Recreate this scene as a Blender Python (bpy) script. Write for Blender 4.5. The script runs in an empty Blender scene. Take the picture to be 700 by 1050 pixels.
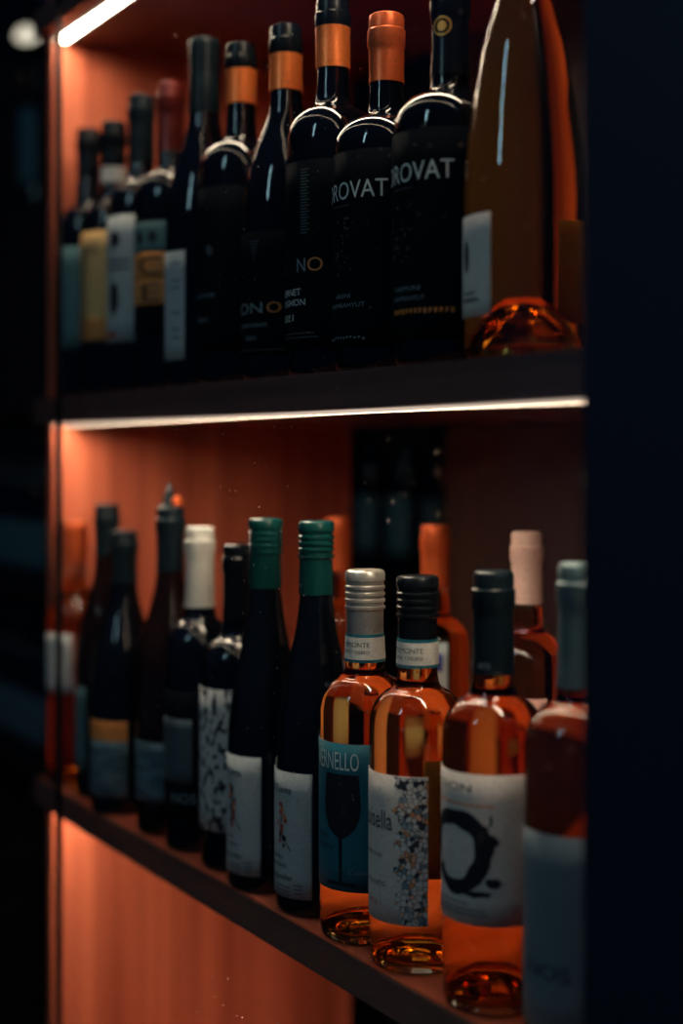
import bpy, bmesh, math, random
from mathutils import Vector

random.seed(7)
C = bpy.context.scene.collection
R = math.radians

# ------------------------------------------------------------------ materials
def nodes_of(name):
    m = bpy.data.materials.new(name)
    m.use_nodes = True
    nt = m.node_tree
    b = nt.nodes['Principled BSDF']
    return m, nt, b

def plain(name, col, rough=.5, metal=0.0, ior=1.45, bump=0.0, bscale=400, coat=0.0, vary=.12):
    m, nt, b = nodes_of(name)
    tc = nt.nodes.new('ShaderNodeTexCoord')
    nz = nt.nodes.new('ShaderNodeTexNoise'); nz.inputs['Scale'].default_value = bscale
    nz.inputs['Detail'].default_value = 2
    nt.links.new(tc.outputs['Object'], nz.inputs['Vector'])
    cr = nt.nodes.new('ShaderNodeValToRGB')
    cr.color_ramp.elements[0].position = .3; cr.color_ramp.elements[1].position = .7
    cr.color_ramp.elements[0].color = (*[c*(1-vary) for c in col], 1)
    cr.color_ramp.elements[1].color = (*[min(1, c*(1+vary)) for c in col], 1)
    nt.links.new(nz.outputs['Fac'], cr.inputs['Fac'])
    nt.links.new(cr.outputs['Color'], b.inputs['Base Color'])
    b.inputs['Roughness'].default_value = rough
    b.inputs['Metallic'].default_value = metal
    b.inputs['IOR'].default_value = ior
    b.inputs['Coat Weight'].default_value = coat
    if bump:
        bp = nt.nodes.new('ShaderNodeBump'); bp.inputs['Strength'].default_value = bump
        bp.inputs['Distance'].default_value = .001
        nt.links.new(nz.outputs['Fac'], bp.inputs['Height'])
        nt.links.new(bp.outputs['Normal'], b.inputs['Normal'])
    return m

def wood(name, dark, light, scale, band, rough=.5):
    """grain noise stretched along one axis, plus broad veneer bands"""
    m, nt, b = nodes_of(name)
    tc = nt.nodes.new('ShaderNodeTexCoord')
    def ns(sc, detail):
        mp = nt.nodes.new('ShaderNodeMapping'); mp.inputs['Scale'].default_value = sc
        nt.links.new(tc.outputs['Object'], mp.inputs['Vector'])
        n = nt.nodes.new('ShaderNodeTexNoise'); n.inputs['Scale'].default_value = 1
        n.inputs['Detail'].default_value = detail; n.inputs['Roughness'].default_value = .6
        nt.links.new(mp.outputs['Vector'], n.inputs['Vector'])
        return n
    g = ns(scale, 5); w = ns(band, 1)
    mx = nt.nodes.new('ShaderNodeMix'); mx.data_type = 'FLOAT'; mx.inputs['Factor'].default_value = .5
    nt.links.new(g.outputs['Fac'], mx.inputs['A']); nt.links.new(w.outputs['Fac'], mx.inputs['B'])
    cr = nt.nodes.new('ShaderNodeValToRGB')
    cr.color_ramp.elements[0].position = .36; cr.color_ramp.elements[1].position = .62
    cr.color_ramp.elements[0].color = (*dark, 1); cr.color_ramp.elements[1].color = (*light, 1)
    nt.links.new(mx.outputs['Result'], cr.inputs['Fac'])
    nt.links.new(cr.outputs['Color'], b.inputs['Base Color'])
    b.inputs['Roughness'].default_value = rough
    bp = nt.nodes.new('ShaderNodeBump'); bp.inputs['Strength'].default_value = .15; bp.inputs['Distance'].default_value = .0006
    nt.links.new(g.outputs['Fac'], bp.inputs['Height']); nt.links.new(bp.outputs['Normal'], b.inputs['Normal'])
    return m

def clear(name, col, ior):
    """dielectric: clear bottle glass, or wine meeting the glass around it (relative index)"""
    m = bpy.data.materials.new(name); m.use_nodes = True
    nt = m.node_tree; nt.nodes.clear()
    out = nt.nodes.new('ShaderNodeOutputMaterial')
    g = nt.nodes.new('ShaderNodeBsdfGlass'); g.inputs['Color'].default_value = (*col, 1)
    g.inputs['Roughness'].default_value = 0; g.inputs['IOR'].default_value = ior
    nt.links.new(g.outputs['BSDF'], out.inputs['Surface'])
    return m

def emit(name, col, strength, base=None):
    m, nt, b = nodes_of(name)
    b.inputs['Base Color'].default_value = (*(base or col), 1)
    b.inputs['Emission Color'].default_value = (*col, 1)
    b.inputs['Emission Strength'].default_value = strength
    return m

def speckle(name, paper, ink, scale, thr, squash=1.0):
    """paper label with a scatter of small printed marks"""
    m, nt, b = nodes_of(name)
    uv = nt.nodes.new('ShaderNodeUVMap'); uv.uv_map = 'UVMap'
    mp = nt.nodes.new('ShaderNodeMapping'); mp.inputs['Scale'].default_value = (scale, scale*squash, 1)
    nt.links.new(uv.outputs['UV'], mp.inputs['Vector'])
    n = nt.nodes.new('ShaderNodeTexNoise'); n.inputs['Scale'].default_value = 1; n.inputs['Detail'].default_value = 3
    nt.links.new(mp.outputs['Vector'], n.inputs['Vector'])
    cr = nt.nodes.new('ShaderNodeValToRGB')
    cr.color_ramp.elements[0].position = thr; cr.color_ramp.elements[1].position = thr+.03
    cr.color_ramp.elements[0].color = (*paper, 1); cr.color_ramp.elements[1].color = (*ink, 1)
    nt.links.new(n.outputs['Fac'], cr.inputs['Fac']); nt.links.new(cr.outputs['Color'], b.inputs['Base Color'])
    b.inputs['Roughness'].default_value = .6
    return m

def mosaic_material():
    m, nt, b = nodes_of('mosaic print')
    uv = nt.nodes.new('ShaderNodeUVMap'); uv.uv_map = 'UVMap'
    def vor(feature):
        v = nt.nodes.new('ShaderNodeTexVoronoi'); v.inputs['Scale'].default_value = 235; v.feature = feature
        nt.links.new(uv.outputs['UV'], v.inputs['Vector'])
        return v
    v = vor('F1'); e = vor('DISTANCE_TO_EDGE')
    sp = nt.nodes.new('ShaderNodeSeparateColor'); nt.links.new(v.outputs['Color'], sp.inputs['Color'])
    cr = nt.nodes.new('ShaderNodeValToRGB'); cr.color_ramp.interpolation = 'CONSTANT'
    cols = [(0, (.70, .70, .66)), (.36, (.30, .42, .45)), (.47, (.16, .26, .32)), (.56, (.72, .66, .58)),
            (.66, (.75, .30, .12)), (.75, (.02, .03, .05)), (.82, (.55, .55, .52)), (.92, (.80, .45, .30))]
    el = cr.color_ramp.elements
    el[0].position, el[0].color = cols[0][0], (*cols[0][1], 1)
    el[1].position, el[1].color = cols[1][0], (*cols[1][1], 1)
    for p, c in cols[2:]:
        q = el.new(p); q.color = (*c, 1)
    nt.links.new(sp.outputs['Red'], cr.inputs['Fac'])
    st = nt.nodes.new('ShaderNodeMath'); st.operation = 'GREATER_THAN'; st.inputs[1].default_value = .05
    nt.links.new(e.outputs['Distance'], st.inputs[0])
    mx = nt.nodes.new('ShaderNodeMix'); mx.data_type = 'RGBA'
    mx.inputs['A'].default_value = (.01, .012, .02, 1)
    nt.links.new(st.outputs['Value'], mx.inputs['Factor']); nt.links.new(cr.outputs['Color'], mx.inputs['B'])
    nt.links.new(mx.outputs['Result'], b.inputs['Base Color'])
    b.inputs['Roughness'].default_value = .6
    return m

def pane_material():
    """thin sheet of clear glass: Fresnel mirror over transparency, with a few dust specks"""
    m = bpy.data.materials.new('cabinet glass'); m.use_nodes = True
    nt = m.node_tree; nt.nodes.clear()
    out = nt.nodes.new('ShaderNodeOutputMaterial')
    tr = nt.nodes.new('ShaderNodeBsdfTransparent'); tr.inputs['Color'].default_value = (.97, .98, .98, 1)
    gl = nt.nodes.new('ShaderNodeBsdfGlossy'); gl.inputs['Roughness'].default_value = .01
    fr = nt.nodes.new('ShaderNodeFresnel'); fr.inputs['IOR'].default_value = 1.5
    m1 = nt.nodes.new('ShaderNodeMixShader')
    ge = nt.nodes.new('ShaderNodeNewGeometry')
    fb = nt.nodes.new('ShaderNodeMath'); fb.operation = 'SUBTRACT'; fb.inputs[0].default_value = 1
    nt.links.new(ge.outputs['Backfacing'], fb.inputs[1])
    fm = nt.nodes.new('ShaderNodeMath'); fm.operation = 'MULTIPLY'
    nt.links.new(fr.outputs['Fac'], fm.inputs[0]); nt.links.new(fb.outputs['Value'], fm.inputs[1])
    nt.links.new(fm.outputs['Value'], m1.inputs['Fac']); nt.links.new(tr.outputs['BSDF'], m1.inputs[1]); nt.links.new(gl.outputs['BSDF'], m1.inputs[2])
    tc = nt.nodes.new('ShaderNodeTexCoord')
    v = nt.nodes.new('ShaderNodeTexVoronoi'); v.inputs['Scale'].default_value = 90
    nt.links.new(tc.outputs['Object'], v.inputs['Vector'])
    a = nt.nodes.new('ShaderNodeMath'); a.operation = 'LESS_THAN'; a.inputs[1].default_value = .07
    nt.links.new(v.outputs['Distance'], a.inputs[0])
    sp = nt.nodes.new('ShaderNodeSeparateColor'); nt.links.new(v.outputs['Color'], sp.inputs['Color'])
    g = nt.nodes.new('ShaderNodeMath'); g.operation = 'GREATER_THAN'; g.inputs[1].default_value = .55
    nt.links.new(sp.outputs['Red'], g.inputs[0])
    mu = nt.nodes.new('ShaderNodeMath'); mu.operation = 'MULTIPLY'
    nt.links.new(a.outputs['Value'], mu.inputs[0]); nt.links.new(g.outputs['Value'], mu.inputs[1])
    mu2 = nt.nodes.new('ShaderNodeMath'); mu2.operation = 'MULTIPLY'; mu2.inputs[1].default_value = .35
    nt.links.new(mu.outputs['Value'], mu2.inputs[0])
    df = nt.nodes.new('ShaderNodeBsdfTranslucent'); df.inputs['Color'].default_value = (.8, .8, .8, 1)
    m2 = nt.nodes.new('ShaderNodeMixShader')
    nt.links.new(mu2.outputs['Value'], m2.inputs['Fac']); nt.links.new(m1.outputs['Shader'], m2.inputs[1]); nt.links.new(df.outputs['BSDF'], m2.inputs[2])
    nt.links.new(m2.outputs['Shader'], out.inputs['Surface'])
    return m

M = {
 'dark_glass': plain('dark bottle glass', (.002, .004, .008), .04, ior=1.5, vary=0),
 'brown_glass': plain('brown bottle glass', (.012, .005, .004), .04, ior=1.5, vary=0),
 'clear_glass': clear('clear bottle glass', (.97, .98, .96), 1.50),
 'rose': clear('rose wine', (1.0, .77, .42), .907),
 'amber': clear('amber wine', (1.0, .74, .36), .907),
 'amber_dark': clear('deep amber wine', (.86, .56, .25), .907),
 'black_foil': plain('black foil', (.005, .007, .010), .25, .0, ior=1.3),
 'slate_foil': plain('slate foil', (.006, .013, .018), .34, .0, ior=1.25),
 'grey_foil': plain('grey foil', (.07, .12, .13), .4, .1),
 'white_foil': plain('white foil', (.50, .50, .45), .4),
 'silver_foil': plain('silver foil', (.55, .53, .48), .30, .75),
 'green_foil': plain('green foil', (.003, .036, .036), .26, .0, ior=1.3),
 'red_foil': plain('red foil', (.20, .025, .020), .3, .4),
 'copper_foil': plain('copper foil', (.85, .20, .045), .35, .4),
 'orange_foil': plain('orange foil', (.75, .13, .035), .35, .45),
 'pink_foil': plain('pale pink foil', (.75, .50, .42), .4),
 'gold_print': plain('gold print', (.60, .30, .06), .4, .4),
 'paper': plain('white paper', (.62, .62, .58), .6),
 'paper_cool': plain('grey paper', (.42, .47, .47), .6),
 'paper_warm': plain('warm white paper', (.68, .62, .56), .6),
 'paper_cream': plain('cream paper', (.70, .44, .17), .6),
 'paper_dim': plain('slate paper', (.055, .085, .105), .6),
 'paper_slate': plain('blue grey paper', (.13, .18, .21), .6),
 'paper_teal': plain('teal paper', (.007, .13, .175), .55),
 'paper_green': plain('dull teal paper', (.09, .19, .20), .6),
 'paper_black': plain('black paper', (.005, .007, .010), .5, ior=1.02),
 'paper_pink': plain('pink paper', (.75, .42, .34), .6),
 'paper_orange': plain('orange paper', (.72, .26, .06), .6),
 'back_paper': plain('back of label paper', (.70, .52, .22), .7),
 'ink': plain('black ink', (.006, .008, .014), .5),
 'ink_soft': plain('grey ink', (.06, .07, .08), .5),
 'ink_white': plain('white ink', (.70, .72, .68), .5),
 'ink_dim': plain('pale grey ink', (.20, .26, .28), .5),
 'ink_orange': plain('orange ink', (.75, .22, .04), .5),
 'ink_red': plain('red ink', (.45, .06, .03), .5),
 'ink_blue': plain('blue ink', (.04, .07, .30), .5),
 'speckle': speckle('speckled label paper', (.55, .57, .54), (.015, .02, .03), 150, .525, .6),
 'mosaic': mosaic_material(),
 'teal_print': speckle('teal wave label paper', (.05, .11, .14), (.11, .19, .22), 30, .5, 4),
 'wood_end': wood('orange veneer upright', (.36, .066, .032), (.74, .185, .092), (30, 60, 1.2), (4, 20, .25)),
 'wood_shelf': wood('orange veneer shelf', (.55, .105, .048), (.80, .185, .092), (2.0, 70, 70), (.5, 12, 12)),
 'wood_edge': wood('dark shelf edging', (.06, .030, .028), (.13, .062, .054), (3.0, 120, 160), (.6, 20, 40)),
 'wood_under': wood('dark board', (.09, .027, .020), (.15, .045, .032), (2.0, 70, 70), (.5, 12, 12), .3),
 'wood_dark': wood('dark stained wood', (.020, .011, .011), (.040, .020, .018), (60, 60, 2), (9, 9, .4)),
 'post': plain('navy painted frame', (.006, .009, .026), .6),
 'seal': plain('black door seal', (.010, .010, .014), .3, .5),
 'alu': plain('light channel', (.25, .22, .22), .35, .8),
 'led': emit('warm light strip', (1.0, .80, .58), 42.0),
 'led_side': emit('light strip edge', (1.0, .78, .62), .55, (.2, .16, .13)),
 'lamp_lens': emit('pale lamp lens', (1.0, .88, .68), .95),  # glow that imitates light falling on a bottle cap
 'pane': pane_material(),
 'floor': plain('dark floor', (.03, .028, .03), .5, bscale=3),
 'plaster': plain('navy wall paint', (.018, .020, .032), .8, bscale=5),
}

# ------------------------------------------------------------------ helpers
def link(name, me, mat, parent=None, loc=(0, 0, 0)):
    o = bpy.data.objects.new(name, me)
    C.objects.link(o); o.location = loc
    if mat is not None and me is not None:
        me.materials.append(mat)
    if parent is not None: o.parent = parent
    return o

def from_bm(name, bm, mat, parent=None, smooth=False, loc=(0, 0, 0)):
    me = bpy.data.meshes.new(name); bm.to_mesh(me); bm.free()
    if smooth:
        for p in me.polygons: p.use_smooth = True
    return link(name, me, mat, parent, loc)

def box_bm(bm, x0, x1, y0, y1, z0, z1, bev=0.0015):
    t = bmesh.new()
    bmesh.ops.create_cube(t, size=1)
    for v in t.verts:
        v.co = ((x0+x1)/2+v.co.x*(x1-x0), (y0+y1)/2+v.co.y*(y1-y0), (z0+z1)/2+v.co.z*(z1-z0))
    if bev:
        bmesh.ops.bevel(t, geom=t.edges[:], offset=bev, segments=2, affect='EDGES')
    me = bpy.data.meshes.new('t'); t.to_mesh(me); t.free()
    bm.from_mesh(me); bpy.data.meshes.remove(me)

def box(name, x0, x1, y0, y1, z0, z1, mat, parent=None, bev=.0015):
    bm = bmesh.new(); box_bm(bm, x0, x1, y0, y1, z0, z1, bev)
    return from_bm(name, bm, mat, parent)

def lathe(name, prof, mat, parent=None, seg=56, sharp=35):
    """turn a list of (radius, height) about the z axis into a closed mesh"""
    bm = bmesh.new(); rings = []
    for r, z in prof:
        if r < 1e-6: rings.append([bm.verts.new((0, 0, z))])
        else: rings.append([bm.verts.new((r*math.cos(2*math.pi*i/seg), r*math.sin(2*math.pi*i/seg), z)) for i in range(seg)])
    for a, b in zip(rings, rings[1:]):
        for i in range(seg):
            j = (i+1) % seg
            if len(a) == 1 and len(b) > 1: bm.faces.new((a[0], b[j], b[i]))
            elif len(b) == 1 and len(a) > 1: bm.faces.new((a[i], a[j], b[0]))
            elif len(a) > 1: bm.faces.new((a[i], a[j], b[j], b[i]))
    bmesh.ops.recalc_face_normals(bm, faces=bm.faces[:])
    for e in bm.edges:
        if len(e.link_faces) == 2 and e.calc_face_angle(0) > R(sharp): e.smooth = False
    return from_bm(name, bm, mat, parent, True)

def empty(name, loc, label, cat, group=None):
    o = bpy.data.objects.new(name, None); C.objects.link(o)
    o.location = loc; o.empty_display_size = .03
    o['label'] = label; o['category'] = cat
    if group: o['group'] = group
    return o

def spline(pts, n=6):
    """Catmull-Rom through (r, z) points"""
    out = []
    P = [pts[0]]+list(pts)+[pts[-1]]
    for k in range(1, len(P)-2):
        p0, p1, p2, p3 = P[k-1:k+3]
        for i in range(n):
            t = i/n
            out.append(tuple(.5*((2*p1[j])+(-p0[j]+p2[j])*t+(2*p0[j]-5*p1[j]+4*p2[j]-p3[j])*t*t+(-p0[j]+3*p1[j]-3*p2[j]+p3[j])*t**3) for j in (0, 1)))
    out.append(pts[-1])
    return out

def body_profile(kind, H, Rb, rn, punt=.022):
    """outline of the glass from the punt, round the heel, up the side, over the shoulder, to the lip"""
    p = [(0, punt)]+[(Rb*.70*math.sin(a*math.pi/2), punt*math.cos(a*math.pi/2)**1.3+.0015) for a in (.25, .5, .7, .85, .95)]
    p += [(Rb*.78, .0004), (Rb*.86, .0002), (Rb*.95, .0022), (Rb*.99, .0060), (Rb, .0110)]
    if kind == 'bordeaux':
        z0, z1 = .60*H, .735*H
        p += [(Rb, .25*H), (Rb, .45*H)]
        p += spline([(Rb, z0), (Rb*.985, z0+.25*(z1-z0)), (Rb*.90, z0+.50*(z1-z0)), (Rb*.70, z0+.72*(z1-z0)), (rn*1.22, z0+.88*(z1-z0)), (rn*1.05, z1+.012), (rn, z1+.03)])
    elif kind == 'burgundy':
        z0, z1 = .46*H, .80*H
        p += [(Rb, .25*H)]
        p += spline([(Rb, z0), (Rb*.97, z0+.18*(z1-z0)), (Rb*.86, z0+.38*(z1-z0)), (Rb*.66, z0+.60*(z1-z0)), (rn*1.28, z0+.82*(z1-z0)), (rn*1.06, z1), (rn, z1+.02)])
    elif kind == 'flute':
        z0, z1 = .38*H, .80*H
        p += [(Rb, .2*H)]
        p += spline([(Rb, z0), (Rb*.97, z0+.16*(z1-z0)), (Rb*.87, z0+.36*(z1-z0)), (Rb*.70, z0+.58*(z1-z0)), (rn*1.33, z0+.80*(z1-z0)), (rn*1.08, z1), (rn, z1+.02)])
    elif kind == 'cone':
        z0, z1 = .36*H, .86*H
        p += [(Rb, .2*H)]
        p += spline([(Rb, z0), (Rb*.965, z0+.14*(z1-z0)), (Rb*.87, z0+.34*(z1-z0)), (Rb*.68, z0+.62*(z1-z0)), (rn*1.25, z0+.86*(z1-z0)), (rn*1.04, z1), (rn, z1+.01)])
    p += [(rn, H-.030), (rn*1.06, H-.026), (rn*1.06, H-.014), (rn, H-.012), (rn*.98, H-.004), (rn*.9, H-.002), (0, H-.002)]
    return p

def profile_r(prof, z):
    best = 0
    for (r0, z0), (r1, z1) in zip(prof[8:], prof[9:]):
        if min(z0, z1)-1e-9 <= z <= max(z0, z1)+1e-9:
            t = 0 if abs(z1-z0) < 1e-9 else (z-z0)/(z1-z0)
            best = max(best, r0+(r1-r0)*t)
    return best

def cap_profile(kind, H, rn, L, prof):
    """foil capsule or screw cap over the neck"""
    rt = rn*1.06+.0012
    zb = H-L
    rb = max(profile_r(prof, zb)+.0009, rn+.0008)
    if kind == 'screw':
        p = [(rb-.0006, zb), (rb, zb+.0004), (max(rn+.001, rb-.001), H-.034)]
        p += [(rt-.0004, H-.0335), (rt+.0006, H-.0325), (rt+.0006, H-.0305), (rt-.0008, H-.0300), (rt-.0008, H-.0285)]
        for k in range(3):
            z = H-.0275+k*.0055
            p += [(rt-.0008, z), (rt+.0004, z+.0008), (rt+.0004, z+.0030), (rt-.0008, z+.0040)]
        p += [(rt-.0006, H-.0095), (rt+.0004, H-.0088), (rt+.0004, H-.0028), (rt-.0005, H-.0010), (rt-.0022, H), (0, H)]
    else:
        p = [(rb-.0006, zb), (rb, zb+.0004)]
        for k in range(1, 6):
            z = zb+(H-.030-zb)*k/6
            p.append((max(profile_r(prof, z)+.0008, rn+.0007), z))
        p += [(rn+.0008, H-.029), (rt, H-.0265), (rt+.0002, H-.0140), (rt-.0012, H-.0125), (rt-.0010, H-.0040), (rt-.0018, H-.0012), (rt-.0035, H), (0, H)]
    return p

def sheet(name, r, lo, hi, v0, v1, mat, parent, off=.0004, nv=6, prof=None, arch=0.0):
    """a paper label wrapped round the glass from angle lo to hi (degrees, 0 = cabinet front, + = towards +x)"""
    n = max(6, int(abs(hi-lo)/3))
    bm = bmesh.new(); uvl = bm.loops.layers.uv.new('UVMap')
    def pt(i, j, o):
        a = R(lo+(hi-lo)*i/n); z = v0+(v1-v0)*j/nv
        if arch: z += arch*math.sin((i/n)*7.0)*(j/nv)
        rr = (profile_r(prof, z) if prof else r)+o
        return bm.verts.new((rr*math.sin(a), -rr*math.cos(a), z))
    outer = [[pt(i, j, off+.0003) for j in range(nv+1)] for i in range(n+1)]
    inner = [[pt(i, j, off-.0001) for j in range(nv+1)] for i in range(n+1)]
    for i in range(n):
        for j in range(nv):
            f = bm.faces.new((outer[i][j], outer[i+1][j], outer[i+1][j+1], outer[i][j+1]))
            for l, (a, b) in zip(f.loops, ((i, j), (i+1, j), (i+1, j+1), (i, j+1))):
                l[uvl].uv = (r*R(lo+(hi-lo)*a/n), v0+(v1-v0)*b/nv)
            bm.faces.new((inner[i][j+1], inner[i+1][j+1], inner[i+1][j], inner[i][j]))
    for i in range(n):
        bm.faces.new((outer[i][0], inner[i][0], inner[i+1][0], outer[i+1][0]))
        bm.faces.new((outer[i+1][nv], inner[i+1][nv], inner[i][nv], outer[i][nv]))
    for j in range(nv):
        bm.faces.new((outer[0][j+1], inner[0][j+1], inner[0][j], outer[0][j]))
        bm.faces.new((outer[n][j], inner[n][j], inner[n][j+1], outer[n][j+1]))
    for e in bm.edges:
        if len(e.link_faces) == 2 and e.calc_face_angle(0) > R(40): e.smooth = False
    return from_bm(name, bm, mat, parent, True)

def wrap(name, bm, r, mat, parent, off=.0010, step=.0025):
    """bend flat artwork drawn in (arc length, height) on to the bottle"""
    if not bm.verts: bm.free(); return None
    xs = [v.co.x for v in bm.verts]
    x = min(xs)+step
    while x < max(xs):
        bmesh.ops.bisect_plane(bm, geom=bm.verts[:]+bm.edges[:]+bm.faces[:], plane_co=(x, 0, 0), plane_no=(1, 0, 0))
        x += step
    for v in bm.verts:
        a = v.co.x/r
        v.co = ((r+off)*math.sin(a), -(r+off)*math.cos(a), v.co.y)
    return from_bm(name, bm, mat, parent)

def polys_bm(polys):
    bm = bmesh.new()
    for q in polys:
        bm.faces.new([bm.verts.new((x, y, 0)) for x, y in q])
    bmesh.ops.triangulate(bm, faces=bm.faces[:])
    return bm

def text_bm(lines, r):
    """lines = [(string, lo, hi, v, height)]: lettering between two angles at height v"""
    bm = bmesh.new()
    for s, lo, hi, v, h in lines:
        cu = bpy.data.curves.new('t', 'FONT'); cu.body = s; cu.size = 1; cu.resolution_u = 3
        o = bpy.data.objects.new('t', cu); C.objects.link(o)
        bpy.context.view_layer.update()
        me = bpy.data.meshes.new_from_object(o.evaluated_get(bpy.context.evaluated_depsgraph_get()))
        bpy.data.objects.remove(o); bpy.data.curves.remove(cu)
        xs = [q.co.x for q in me.vertices]; x0, x1 = min(xs), max(xs)
        sx = r*R(hi-lo)/(x1-x0); sy = h/.70
        for q in me.vertices:
            q.co = (r*R(lo)+(q.co.x-x0)*sx, v+q.co.y*sy, 0)
        bm.from_mesh(me); bpy.data.meshes.remove(me)
    return bm

def lettering(lines, r, mat, parent, off=.0010, name='lettering'):
    return wrap(name, text_bm(lines, r), r, mat, parent, off)

def blob(cx, cy, rx, ry, n=14, jit=0.0):
    return [(cx+rx*(1+random.uniform(-jit, jit))*math.cos(2*math.pi*i/n), cy+ry*(1+random.uniform(-jit, jit))*math.sin(2*math.pi*i/n)) for i in range(n)]

def bar(x0, x1, y, h):
    return [(x0, y-h/2), (x1, y-h/2), (x1, y+h/2), (x0, y+h/2)]

class Bottle: pass

def bottle(name, label, kind, x, y, z, H, Rb, glass, cap, cap_kind='foil', cap_len=.06, rn=.0140, group=None, seg=56, punt=.022):
    b = Bottle(); b.r = Rb; b.H = H; b.rn = rn
    b.root = empty(name, (x, y, z), label, 'wine bottle', group)
    b.prof = body_profile(kind, H, Rb, rn, punt)
    filled = glass in ('rose', 'amber', 'amber_dark')
    b.glass = lathe('glass_body', b.prof, M['clear_glass' if filled else glass], b.root, seg)
    if filled:
        zf = .785*H
        p = [(0, punt+.006)]+[(Rb*.68*math.sin(a*math.pi/2), punt*math.cos(a*math.pi/2)**1.3+.0075) for a in (.25, .5, .7, .85, .95)]
        p += [(Rb*.78, .0072), (Rb*.86, .0090), (Rb-.0036, .0150), (Rb-.0028, .0220)]
        p += [(profile_r(b.prof, q)-.0028, q) for q in [.03+(zf-.03)*k/44 for k in range(45)]]+[(0, zf)]
        lathe('wine', p, M[glass], b.root, seg)
    b.cap = lathe('screw_cap' if cap_kind == 'screw' else 'capsule', cap_profile(cap_kind, H, rn, cap_len, b.prof), M[cap], b.root, 40, 30)
    return b

def lab(b, lo, hi, v0, v1, mat, name='label', **k):
    return sheet(name, b.r, lo, hi, v0, v1, M[mat], b.root, **k)

def band(b, z0, z1, mat, name='neck_band', off=.0014):
    """foil or paper band round the neck, following its taper; heights from the base"""
    n = 5; zs = [z0+(z1-z0)*i/n for i in range(n+1)]
    rr = [max(profile_r(b.prof, q), b.rn)+off for q in zs]
    p = [(rr[0]-.0012, z0)]+list(zip(rr, zs))+[(rr[-1]-.0012, z1)]
    return lathe(name, p, M[mat], b.root, 40)

# ------------------------------------------------------------------ the cabinet
WX, PX = -.100, .990          # inner faces of the end panel and of the post
ZL, ZU = 1.000, 1.475         # tops of the two bottle shelves
cab = empty('wine_cabinet', (0, 0, 0), 'wooden wine cabinet with lit shelves holding two rows of wine bottles', 'cabinet')
box('end_panel', WX-.022, WX, .026, .470, .05, 2.35, M['wood_end'], cab)
box('back_panel', .139, PX, .462, .480, .05, 2.35, M['wood_dark'], cab)
po = box('frame_post', PX, PX+.26, -.060, .480, 0, 2.35, M['post'], cab, .003)
def shelf(zb, zt, lit=True):
    s = box('shelf', WX, PX, .004, .462, zb, zt, M['wood_shelf'], cab); s.data.materials.append(M['wood_under'])
    box('edging', WX, PX, 0, .004, zb, zt, M['wood_edge'], s, .0008)
    if lit:
        bm = bmesh.new()                                # translucent channel: two lips with the diffuser recessed between them
        box_bm(bm, WX+.006, PX-.004, .0225, .0240, zb-.0030, zb-.0001, .0004)
        box_bm(bm, WX+.006, PX-.004, .0400, .0415, zb-.0030, zb-.0001, .0004)
        box_bm(bm, WX+.006, PX-.004, .0240, .0400, zb-.0012, zb-.0001, 0)
        l = from_bm('light_strip', bm, M['led_side'], s)
        l.data.materials.append(M['led'])
        for p in l.data.polygons:
            if p.normal.z < -.9 and .026 < p.center.y < .039: p.material_index = 1
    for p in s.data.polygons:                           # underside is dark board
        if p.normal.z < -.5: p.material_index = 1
    return s
shelf(ZL-.453-.030, ZL-.453)
shelf(ZL-.030, ZL)
shelf(ZU-.031, ZU)
shelf(1.928, 1.959)
shelf(2.32, 2.35, False)
box('plinth', WX-.022, PX, .03, .48, 0, .05, M['wood_dark'], cab)
door = box('glass_door', .0705, PX-.001, -.0320, -.0280, .06, 2.34, M['pane'], cab, 0)
box('door_seal', .0655, .0705, -.0335, -.0265, .06, 2.34, M['seal'], door, .001)
door = box('glass_door', -.55, .0650, -.0320, -.0280, .06, 2.34, M['pane'], cab, 0)

# ------------------------------------------------------------------ upper shelf bottles
up = 'wine bottles on the upper shelf'
U = ZU
b = bottle('wine_bottle', 'dark bottle with grey label, farthest left on the upper shelf', 'bordeaux', -.0290, .045, U, .3295, .0365, 'dark_glass', 'black_foil', group=up, cap_len=.055)
l = lab(b, -53, 53, .058, .181, 'paper_green')

b = bottle('wine_bottle', 'dark bottle with a cream label ending in an orange band and a white neck label', 'bordeaux', .0500, .045, U, .3227, .0375, 'dark_glass', 'black_foil', group=up, cap_len=.050)
l = lab(b, -58, 58, .062, .190, 'paper_cream')
sheet('label_band', b.r, -58, 58, .064, .088, M['paper_orange'], l, off=.0008)
wrap('label_print', polys_bm([bar(.004, .026, .176-i*.006, .0016) for i in range(3)]), b.r, M['ink_soft'], l)
band(b, .250, .268, 'paper', 'neck_label')

b = bottle('wine_bottle', 'dark bottle with a white label carrying a round black seal and a black figure', 'bordeaux', .1290, .045, U, .3369, .0375, 'dark_glass', 'slate_foil', group=up, cap_len=.075)
l = lab(b, -62, 62, .056, .197, 'paper_cool')
wrap('label_print', polys_bm([blob(.010, .170, .008, .009), blob(.009, .106, .008, .019, 12, .2), bar(-.01, .03, .146, .0025), bar(-.005, .03, .138, .0025)]), b.r, M['ink'], l)
wrap('mark', polys_bm([blob(.004, .064, .010, .004)]), b.r, M['ink_red'], l)

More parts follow.
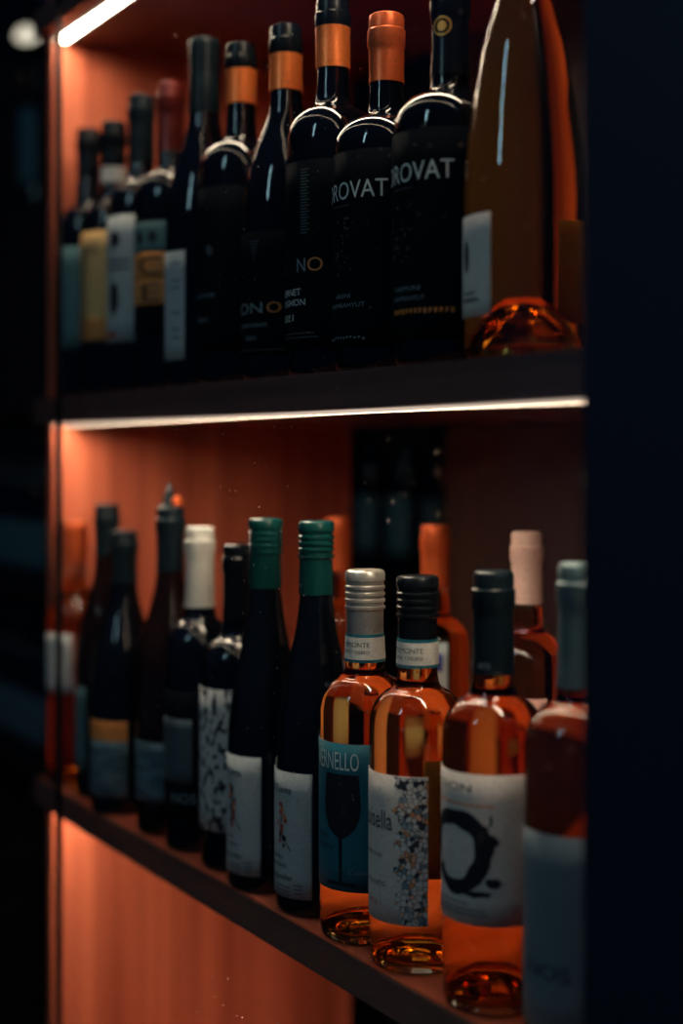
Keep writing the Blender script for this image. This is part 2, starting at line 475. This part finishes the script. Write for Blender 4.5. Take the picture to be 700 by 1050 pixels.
b = bottle('wine_bottle', 'dark bottle with red foil and teal and orange label with big letters C, E', 'bordeaux', .2080, .045, U, .3326, .0390, 'dark_glass', 'red_foil', group=up, cap_len=.075)
l = lab(b, -60, 70, .060, .180, 'paper_black')
sheet('label_panel', b.r, -60, 62, .147, .178, M['paper_green'], l, off=.0006)
wrap('label_print', polys_bm([blob(.006, .162, .006, .007), blob(.024, .162, .006, .007)]), b.r, M['ink'], l, off=.0014)
sheet('label_panel', b.r, -60, 62, .118, .146, M['paper_orange'], l, off=.0006)
sheet('label_panel', b.r, -60, 62, .090, .117, M['paper_orange'], l, off=.0006)
lettering([('C', 8, 50, .122, .020), ('E', 16, 48, .094, .019)], b.r, M['ink'], l, off=.0014)

b = bottle('wine_bottle', 'tall dark slope-shouldered bottle with a long slate screw cap and a plain pale label', 'burgundy', .2890, .045, U, .3614, .0400, 'dark_glass', 'slate_foil', 'screw', .078, group=up)
l = lab(b, -38, 35, .027, .138, 'paper_cool')
wrap('label_print', polys_bm([bar(.006, .019, v, .0016) for v in (.125, .108, .100, .075, .058, .050)]), b.r, M['ink_soft'], l)

b = bottle('wine_bottle', 'black bottle with a broad shoulder, copper neck band and faint black label', 'bordeaux', .3705, .045, U, .3363, .0420, 'dark_glass', 'black_foil', group=up, cap_len=.027)
band(b, .336-.060, .336-.026, 'copper_foil')
l = lab(b, -65, 62, .030, .190, 'paper_black')
lettering([('BRUT NATURE', -30, 26, .083, .004), ('2021', -14, 12, .060, .004)], b.r, M['ink_dim'], l)
wrap('mark', polys_bm([blob(.012, .128, .005, .006, 9, .3)]), b.r, M['ink_soft'], l)

b = bottle('wine_bottle', 'black slope-shouldered bottle with copper neck band, its label reading chardonnay 2021', 'burgundy', .4603, .045, U, .3317, .0415, 'dark_glass', 'black_foil', group=up, cap_len=.029)
band(b, .3317-.062, .3317-.028, 'copper_foil')
l = lab(b, -62, 66, .022, .135, 'paper_black')
lettering([('KON', -35, 30, .060, .010), ('CHARDONNAY', -17, 37, .0475, .0036), ('2021', 0, 20, .036, .0036)], b.r, M['ink_dim'], l)
lettering([('O', 36, 55, .060, .010)], b.r, M['ink_orange'], l, name='lettering')
wrap('label_print', polys_bm([bar(.006+.0018*i*.5, .018-.0018*i*.5, .126-.003*i, .0012) for i in range(7)]+[bar(-.03, .046, .0265, .0007)]), b.r, M['ink_soft'], l)

b = bottle('wine_bottle', 'black broad-shouldered bottle with copper neck band, its label reading cabernet sauvignon 2021', 'bordeaux', .5442, .045, U, .3337, .0410, 'dark_glass', 'black_foil', group=up, cap_len=.027)
band(b, .3337-.062, .3337-.026, 'copper_foil')
l = lab(b, -66, 72, .022, .185, 'paper_black')
lettering([('K', -36, -20, .089, .012), ('N', 11, 24, .089, .012)], b.r, M['ink_dim'], l, name='lettering')
lettering([('CABERNET', -41, 17, .0690, .0058), ('SAUVIGNON', -48, 24, .0600, .0058), ('2021', -28, 4, .0470, .0058)], b.r, M['ink_white'], l)
lettering([('O', 27, 47, .089, .012)], b.r, M['ink_orange'], l, name='lettering')
wrap('label_print', polys_bm([bar(.012, .021-.002*(i % 2), .177-.0026*i, .0011) for i in range(22)]+[bar(-.02, .026, .036, .0010), bar(-.02, .030, .0325, .0010)]), b.r, M['ink_soft'], l)

def vorovat(x, H, Rb, cap, label, lines, clen):
    b = bottle('wine_bottle', label, 'bordeaux', x, .045, U, H, Rb, 'dark_glass', cap, group=up, cap_len=clen)
    l = lab(b, -72, 74, .018, .178, 'paper_black')
    lettering([('VOROVAT', -50, 58, .139, .0145)], b.r, M['ink_white'], l)
    lettering(lines, b.r, M['ink_dim'], l, name='small_lettering')
    pol = [bar(-.012, .012, .134, .0008)]
    for i in range(26):
        pol.append(blob(random.uniform(-.018, .012), random.uniform(.078, .124), random.uniform(.0006, .0018), random.uniform(.0006, .0016), 6, .3))
    wrap('label_print', polys_bm(pol), b.r, M['ink_soft'], l)
    return b, l
b, l = vorovat(.6299, .2918+.006, .0445, 'orange_foil', 'black bottle with bright orange capsule, its label reading areni under large pale capitals', [('ARENI', -9, 16, .0585, .0036), ('KARMRAHYUT', -24, 34, .0510, .0036)], .058)
wrap('fine_print', polys_bm([bar(-.02+i*.004, -.018+i*.004, .026+random.uniform(-.001, .001), .0016) for i in range(12)]), b.r, M['ink_dim'], l)
b, l = vorovat(.7192, .2985, .0445, 'black_foil', 'black bottle with gold crest on its black capsule, its label having an orange bottom line', [('KARMUNI', -14, 24, .0560, .0036), ('KARMRAHYUT', -16, 29, .0485, .0036)], .074)
wrap('label_print', polys_bm([[(.0-.012+i*.0042, .038), (-.0095+i*.0042, .038+random.uniform(0, .002)), (-.0092+i*.0042, .042), (-.0118+i*.0042, .0425)] for i in range(14)]), b.r, M['ink_orange'], l)
rc = b.rn+.0016
bm = bmesh.new()
for ring in ((.0078, .0060), (.0040, 0.0)):
    n = 20; vo = [bm.verts.new((.0085+ring[0]*math.cos(2*math.pi*i/n), .262+ring[0]*math.sin(2*math.pi*i/n), 0)) for i in range(n)]
    if ring[1]:
        vi = [bm.verts.new((.0085+ring[1]*math.cos(2*math.pi*i/n), .262+ring[1]*math.sin(2*math.pi*i/n), 0)) for i in range(n)]
        for i in range(n): bm.faces.new((vo[i], vo[(i+1) % n], vi[(i+1) % n], vi[i]))
    else: bm.faces.new(vo)
wrap('crest', bm, rc, M['gold_print'], b.cap, off=.0006)

b = bottle('wine_bottle', 'tall clear bottle of rosé tapering to a slim neck, farthest right on the upper shelf', 'cone', .8079, .047, U, .345, .0440, 'amber', 'pink_foil', group=up, cap_len=.045, punt=.040)
l = lab(b, -45, 19, .030, .103, 'paper_warm')
wrap('label_print', polys_bm([blob(-.012, .074, .004, .012, 12, .1), bar(-.018, .004, .042, .002), bar(-.018, .0, .047, .0015)]), b.r, M['ink'], l)
lab(b, 150, 215, .030, .105, 'back_paper', 'back_label')

# ------------------------------------------------------------------ lower shelf bottles
lo_ = 'wine bottles on the lower shelf'
L = ZL
b = bottle('wine_bottle', 'clear rosé bottle with an orange screw cap, at the far left against the end panel', 'bordeaux', -.0570, .0390, L, .3216, .0350, 'amber', 'orange_foil', 'screw', .050, group=lo_)
l = lab(b, -50, 62, .115, .187, 'paper')

b = bottle('wine_bottle', 'dark slope-shouldered bottle with a narrow pale label, beside the orange-capped rosé', 'burgundy', .0220, .0480, L, .3466, .0375, 'brown_glass', 'slate_foil', group=lo_, cap_len=.062)
l = lab(b, -60, 25, .033, .131, 'paper_green')

b = bottle('wine_bottle', 'dark slope-shouldered bottle with a teal label topped by a wavy orange band', 'burgundy', .1020, .0360, L, .3188, .0380, 'dark_glass', 'slate_foil', group=lo_, cap_len=.060)
l = lab(b, -72, 72, .021, .084, 'teal_print')
sheet('label_band', b.r, -72, 72, .080, .106, M['paper_orange'], l, off=.0002)
lettering([('NAVIO', 10, 50, .034, .009)], b.r, M['ink_dim'], l)

b = bottle('wine_bottle', 'tall dark bottle with torn pointed foil at its top, behind the white-capped bottle', 'burgundy', .2111, .0430, L, .350, .0370, 'brown_glass', 'slate_foil', group=lo_, cap_len=.070)
l = lab(b, -65, 65, .037, .100, 'teal_print')
bm = bmesh.new()
n = 10
for (px, py, hh, w) in ((-.003, .000, .027, .0090), (.010, -.006, .006, .004)):
    t = bm.verts.new((px+.001, py, b.H+hh))
    ring = [bm.verts.new((px+w*.5*math.cos(2*math.pi*i/n), py+w*math.sin(2*math.pi*i/n), b.H-.001)) for i in range(n)]
    mid = [bm.verts.new((px+w*.3*math.cos(2*math.pi*i/n), py+w*.66*math.sin(2*math.pi*i/n), b.H+hh*.45)) for i in range(n)]
    for i in range(n):
        j = (i+1) % n
        bm.faces.new((ring[i], ring[j], mid[j], mid[i])); bm.faces.new((mid[i], mid[j], t))
from_bm('torn_foil', bm, M['slate_foil'], b.cap, True)
lathe('wax_drop', [(0, b.H-.001), (.0050, b.H), (.0062, b.H+.005), (.0045, b.H+.0095), (0, b.H+.011)], M['orange_foil'], b.cap, 20).location = (.0075, .004, 0)

b = bottle('wine_bottle', 'dark bottle with a long white capsule and a black label', 'bordeaux', .2850, .0420, L, .3309, .0362, 'dark_glass', 'white_foil', group=lo_, cap_len=.083)
l = lab(b, -70, 72, .035, .165, 'paper_black')
sheet('label_panel', b.r, -60, 52, .072, .137, M['paper_dim'], l, off=.0006)
lettering([('NOS', 14, 58, .052, .010)], b.r, M['ink_dim'], l, off=.0014)

b = bottle('wine_bottle', 'dark bottle with a white label covered in black ink speckles', 'bordeaux', .3640, .0450, L, .3174, .0372, 'dark_glass', 'black_foil', group=lo_, cap_len=.075)
l = lab(b, -80, 84, .040, .178, 'speckle')

def flute(x, y, H, Rb, label, hi):
    b = bottle('wine_bottle', label, 'flute', x, y, L, H, Rb, 'dark_glass', 'green_foil', 'screw', .066, group=lo_)
    l = lab(b, -hi, hi, .017, .127, 'paper_cool')
    lettering([('la Conte', -20, 24, .108, .007)], b.r, M['ink'], l)
    lettering([('Rosso', -18, 8, .050, .004), ('vino tinto', -24, 16, .0425, .0045), ('Burgunder', -28, 26, .032, .0055)], b.r, M['ink'], l, name='small_lettering')
    wrap('fine_print', polys_bm([bar(-.006, .014, .026-.0035*i, .0009) for i in range(3)]+[bar(.018, .026, .029-.0035*i, .0009) for i in range(3)]), b.r, M['ink_soft'], l)
    red, blk, org = [], [], []
    for i in range(12):
        a = random.random()
        (red if a < .45 else org if a < .65 else blk).append(blob(random.uniform(-.003, .008)+.002*math.sin(i), .062+i*.0032, random.uniform(.0016, .0030), random.uniform(.0018, .0032), 9, .25))
    blk.append([(.014, .058), (.0155, .058), (.004, .072), (.003, .072)])
    blk.append([(.000, .066), (.0014, .066), (.005, .098), (.0036, .098)])
    for nm, p, mt in (('red_flowers', red, 'ink_red'), ('orange_flowers', org, 'ink_orange'), ('stalks', blk, 'ink')):
        if p: wrap(nm, polys_bm(p), b.r, M[mt], l, off=.0010 if nm == 'stalks' else .0012)
flute(.4370, .0360, .3460, .0360, 'dark tall bottle with green screw cap and red flower label, beside the speckled label', 55)
flute(.5205, .0420, .3467, .0367, 'dark tall bottle with green screw cap and red flower label, beside the teal-labelled rosé', 54)

# clear rosé with the teal label
b = bottle('wine_bottle', 'clear rosé bottle with silver screw cap and a teal label showing a wine glass', 'bordeaux', .6015, .0420, L, .3085, .0385, 'rose', 'silver_foil', 'screw', .056, rn=.0147, group=lo_, punt=.018)
nb = band(b, .3085-.077, .3085-.0535, 'paper_teal', 'neck_label', .0016)
nb2 = band(b, .3085-.0745, .3085-.056, 'paper', 'neck_paper', .0019); nb2.parent = nb
for q in range(2):
    lettering([(('PIEMONTE', 'vino rosato')[q], -20, 70, .3085-.0640-.0055*q, .0040)], b.rn+.0020, M['ink'], nb, off=.0008)
l = lab(b, -82, 84, .0454, .1673, 'paper_teal')
lettering([('VERNELLO', -20, 50, .1455, .0150)], b.r, M['ink_white'], l)
cx, zt_ = .0175, .142
half = [(0.0155, 0), (.0168, -.012), (.0176, -.026), (.0165, -.036), (.0125, -.045), (.0065, -.0505), (.0016, -.053), (.0014, -.089)]
outl = [(cx+x, zt_+y) for x, y in half]+[(cx-x, zt_+y) for x, y in reversed(half)]
wrap('glass_drawing', polys_bm([outl, [(cx-.016, .050), (cx+.016, .050), (cx+.012, .0530), (cx-.012, .0530)]]), b.r, M['ink'], l)
lettering([('VINO', -16, 6, .0870, .0042), ('ROSATO', -16, 14, .0785, .0042)], b.r, M['ink'], l, name='small_lettering')
lettering([('Caluso', 37, 66, .0600, .0050)], b.r, M['ink_dim'], l, name='script')

# clear rosé with the mosaic label
b = bottle('wine_bottle', 'clear bottle of rosé with a black screw cap and a white mosaic label', 'bordeaux', .6796, .0420, L, .3093, .0388, 'rose', 'black_foil', 'screw', .052, rn=.0147, group=lo_, punt=.018)
nb = band(b, .3093-.0725, .3093-.0500, 'paper_teal', 'neck_label', .0016)
nb2 = band(b, .3093-.0700, .3093-.0525, 'paper', 'neck_paper', .0019); nb2.parent = nb
for q in range(2):
    lettering([(('PIEMONTE', 'vino rosato')[q], -20, 70, .3093-.0605-.0055*q, .0040)], b.rn+.0020, M['ink'], nb, off=.0008)
l = lab(b, -67, 67, .0400, .1560, 'paper_warm')
lettering([('Luisella', -32, 25, .1130, .0150)], b.r, M['ink'], l)
lettering([('Monferrato', -40, 10, .0905, .0045), ('rosato', -25, 16, .0680, .0055)], b.r, M['ink_soft'], l, name='small_lettering')
lettering([('2021', -20, 8, .0520, .0045)], b.r, M['ink_red'], l, name='red_lettering')
bm = bmesh.new(); uvl = bm.loops.layers.uv.new('UVMap')
pts = []
N = 34
for i in range(N+1):
    z = .0405+(.1150)*i/N
    pts.append((.0215+.0030*math.sin(i*.9)+.0022*math.sin(i*2.3+1), z))
for i in range(N):
    (xa, za), (xb, zb) = pts[i], pts[i+1]
    f = bm.faces.new([bm.verts.new(q) for q in ((xa, za, 0), (.0452, za, 0), (.0452, zb, 0), (xb, zb, 0))])
    for lp in f.loops: lp[uvl].uv = (lp.vert.co.x, lp.vert.co.y)
wrap('mosaic', bm, b.r, M['mosaic'], l)
lab(b, 128, 232, .0600, .1560, 'back_paper', 'back_label')

# amber with the brush-stroke label
b = bottle('wine_bottle', 'amber bottle with a slate capsule and a white label bearing a black brush-stroke ring', 'bordeaux', .7779, .0420, L, .3201, .0381, 'amber_dark', 'slate_foil', group=lo_, cap_len=.076, rn=.0143, punt=.026)
lettering([('VINI', -40, -10, .249, .0042), ('ARTS', 8, 44, .249, .0042)], b.rn+.0014, M['ink_dim'], b.cap, off=.0010)
l = lab(b, -87, 87, .0670, .1760, 'paper_warm')
lettering([('PASSION', -50, 28, .1625, .0060)], b.r, M['ink'], l)
wrap('rule', polys_bm([bar(-.030, .036, .1535, .0012)]), b.r, M['ink_orange'], l)
bm = bmesh.new(); n = 64; cu, cv = .0040, .1190
vi, vo = [], []
for i in range(n+1):
    a = R(215)+2*math.pi*.95*i/n
    w = .0105+.0030*math.cos(a-.3)+.0012*math.sin(a*7)
    rad = .0240+.0012*math.sin(3*a)
    vi.append(bm.verts.new((cu+(rad-w/2)*math.cos(a), cv+(rad-w/2)*math.sin(a)*1.05, 0)))
    vo.append(bm.verts.new((cu+(rad+w/2+random.uniform(-.0008, .0008))*math.cos(a), cv+(rad+w/2)*math.sin(a)*1.05, 0)))
for i in range(n): bm.faces.new((vi[i], vo[i], vo[i+1], vi[i+1]))
for q in (blob(.0345, .1290, .0040, .0045, 11, .35), blob(.0350, .0985, .0060, .0035, 11, .3), blob(.030, .1360, .0014, .0040, 9, .3), blob(.0330, .1430, .0010, .0045, 8, .2), blob(.022, .0900, .012, .0024, 11, .3)):
    bm.faces.new([bm.verts.new((x, y, 0)) for x, y in q])
bmesh.ops.triangulate(bm, faces=bm.faces[:])
wrap('brush_stroke', bm, b.r, M['ink'], l)
wrap('fine_print', polys_bm([bar(-.02, .016, .0820, .0010), bar(-.02, .028, .0780, .0010), bar(-.02, .031, .0745, .0010)]), b.r, M['ink_soft'], l)

# nearest bottle, half behind the post
b = bottle('wine_bottle', 'brown bottle with grey capsule, nearest on the lower shelf, half behind the dark post', 'bordeaux', .8739, .0420, L, .3323, .0381, 'amber_dark', 'grey_foil', group=lo_, cap_len=.085, punt=.024)
l = lab(b, -85, 85, .0190, .1530, 'paper_slate')
lettering([('NOS', -14, 40, .0560, .0100)], b.r, M['ink'], l)

# ------------------------------------------------------------------ back row on the lower shelf
bk = 'wine bottles standing in the back row'
b = bottle('wine_bottle', 'rosé bottle with orange capsule in the back row, behind the green-capped bottles', 'bordeaux', .2222, .2500, L, .3337, .0360, 'amber', 'orange_foil', group=bk, cap_len=.062)
lab(b, -60, 60, .06, .17, 'paper_pink')
b = bottle('wine_bottle', 'rosé bottle with orange capsule and blue-topped white label in the back row', 'bordeaux', .4132, .2500, L, .3330, .0360, 'amber', 'orange_foil', group=bk, cap_len=.064)
l = lab(b, -20, 75, .10, .215, 'paper_cool')
sheet('label_panel', b.r, -12, 66, .186, .204, M['ink_blue'], l, off=.0008)
wrap('mark', polys_bm([blob(.018, .165, .007, .006)]), b.r, M['ink_red'], l)
b = bottle('wine_bottle', 'rosé bottle with pale pink capsule in the back row, behind the brush-stroke bottle', 'bordeaux', .5626, .2500, L, .3329, .0370, 'amber', 'pink_foil', group=bk, cap_len=.068)
lab(b, -70, 80, .06, .180, 'paper_pink')

# ------------------------------------------------------------------ shadowed rack to the left
rack = empty('wine_rack', (-1.15, .5, 0), 'dark open wine rack in shadow beyond the cabinet end panel', 'rack')
def rbox(name, x0, x1, y0, y1, z0, z1, mat): 
    o = box(name, x0+1.15, x1+1.15, y0-.5, y1-.5, z0, z1, M[mat], rack); return o
EY = 1.408
rbox('side_panel', -1.82, -1.80, .31, .66, 0, 2.4, 'wood_dark')
rbox('side_panel', -.74, -.72, .31, .66, 0, 2.4, 'wood_dark')
rbox('back_panel', -1.80, -.74, .64, .66, 0, 2.4, 'wood_dark')
for z in (EY-.587, EY-.250, EY+.095, EY+.470):
    rbox('shelf', -1.80, -.74, .31, .64, z-.024, z, 'wood_dark')
rbox('front_panel', -1.80, -.74, .312, .330, EY+.095, EY+.446, 'wood_dark')
rows = (('middle', EY-.250, .311, 'bordeaux', 'paper_green', 'dark bottle with slate capsule standing in the middle row of the shadowed rack'),
        ('bottom', EY-.587, .295, 'bordeaux', 'paper_slate', 'dark bottle with grey label standing in the bottom row of the shadowed rack'))
for nm, z, H, kind, pm, lb in rows:
    first = None
    for i in range(5):
        x = -1.37+i*.0862
        if first is None:
            bb = bottle('wine_bottle', lb, kind, x, .362, z, H, .037, 'dark_glass', 'slate_foil', group='wine bottles in the %s row of the rack' % nm, seg=32)
            lab(bb, -60, 60, .025, .115, pm); first = bb.root
        else:
            c = first.copy(); C.objects.link(c); c.location = (x, .362, z)
            for ch in list(first.children):
                d = ch.copy(); C.objects.link(d); d.parent = c
bb = bottle('wine_bottle', 'dark bottle on the top shelf of the shadowed rack, under the small spotlight', 'bordeaux', -1.080, .362, EY+.470, .300, .040, 'dark_glass', 'black_foil', seg=32)
lab(bb, -60, 62, .05, .20, 'paper_green')

glow = empty('spotlight', (-1.058, .33, EY+.812), 'small round spotlight glowing pale at the top of the shadowed rack', 'lamp')  # added glowing disc, stands in for a brightly lit bottle cap
o = lathe('housing', [(0, -.045), (.022, -.045), (.028, -.040), (.029, .004), (.0275, .006), (.0255, .002), (0, .001)], M['slate_foil'], glow, 32)
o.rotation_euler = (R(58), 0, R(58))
d = lathe('lens', [(0, .0015), (.0235, .0015), (.0245, .003), (.012, .0045), (0, .005)], M['lamp_lens'], o, 32)  # emissive face imitating the lit cap, no real lamp lens
box('stem', -.004, .004, .004, .012, .010, .205, M['seal'], glow)  # added rod that carries the disc

# rear rack seen through the open part of the cabinet back
rear = empty('wine_rack', (-.55, .98, 0), 'dark rack seen dimly through the open cabinet back', 'rack')
for z in (1.16, 1.62, .72):
    box('shelf', -.62, .62, -.08, .12, z-.024, z, M['wood_dark'], rear)
box('back_panel', -.62, .62, .12, .14, 0, 2.2, M['wood_dark'], rear)
for s in (-1, 1): box('side_panel', min(s*.62, s*.64), max(s*.62, s*.64), -.08, .14, 0, 2.2, M['wood_dark'], rear)
first = None
for i in range(7):
    x = -1.02+i*.115
    if first is None:
        bb = bottle('wine_bottle', 'dark bottle seen dimly through the cabinet back above the rosé bottles', 'bordeaux', x, .96, 1.16, .33, .038, 'dark_glass', 'slate_foil', group='wine bottles on the rear rack', seg=32)
        lab(bb, -60, 60, .05, .16, 'paper_green'); first = bb.root
    else:
        c = first.copy(); C.objects.link(c); c.location = (x, .96, 1.16)
        for ch in list(first.children):
            d = ch.copy(); C.objects.link(d); d.parent = c

# ------------------------------------------------------------------ the room
def struct(o): o['kind'] = 'structure'; return o
struct(box('floor', -3.2, 3.2, -3.2, 2.4, -.05, 0, M['floor'], None, 0))
struct(box('wall_back', -3.2, 3.2, 2.3, 2.4, 0, 3, M['plaster'], None, 0))
struct(box('wall_left', -3.2, -3.1, -3.2, 2.3, 0, 3, M['plaster'], None, 0))

# ------------------------------------------------------------------ light, world, camera
def area(name, loc, target, sx, sy, power, col):
    d = bpy.data.lights.new(name, 'AREA'); d.shape = 'RECTANGLE'; d.size = sx; d.size_y = sy
    d.energy = power; d.color = col
    o = bpy.data.objects.new(name, d); C.objects.link(o); o.location = loc
    o.rotation_euler = (Vector(target)-Vector(loc)).to_track_quat('-Z', 'Y').to_euler()
    return o
area('ceiling_lamp', (.85, -1.9, 2.65), (.4, 0, 1.3),    .14, .9, 4.5, (.50, .86, 1.0))

w = bpy.data.worlds.new('World'); bpy.context.scene.world = w; w.use_nodes = True
bg = w.node_tree.nodes['Background']
bg.inputs['Color'].default_value = (.10, .33, 1.0, 1); bg.inputs['Strength'].default_value = .023

cam = bpy.data.cameras.new('Camera'); co = bpy.data.objects.new('Camera', cam); C.objects.link(co)
TH = math.atan(905/1458)
co.location = (1.618, -.6124, 1.408)
co.rotation_euler = Vector((-math.cos(TH), math.sin(TH), 0)).to_track_quat('-Z', 'Y').to_euler()
cam.sensor_fit = 'HORIZONTAL'; cam.sensor_width = 24; cam.lens = 50; cam.shift_y = -61/700
cam.clip_start = .02
cam.dof.use_dof = True; cam.dof.focus_distance = 1.18; cam.dof.aperture_fstop = 1.8
sc = bpy.context.scene
sc.camera = co
sc.view_settings.view_transform = 'Standard'; sc.view_settings.look = 'None'
sc.view_settings.gamma = 1; sc.view_settings.use_curve_mapping = False
sc.view_settings.exposure = .30
cy = sc.cycles
cy.max_bounces = 20; cy.transmission_bounces = 16; cy.transparent_max_bounces = 12; cy.diffuse_bounces = 4; cy.glossy_bounces = 4
cy.use_denoising = True
cy.sample_clamp_indirect = 4
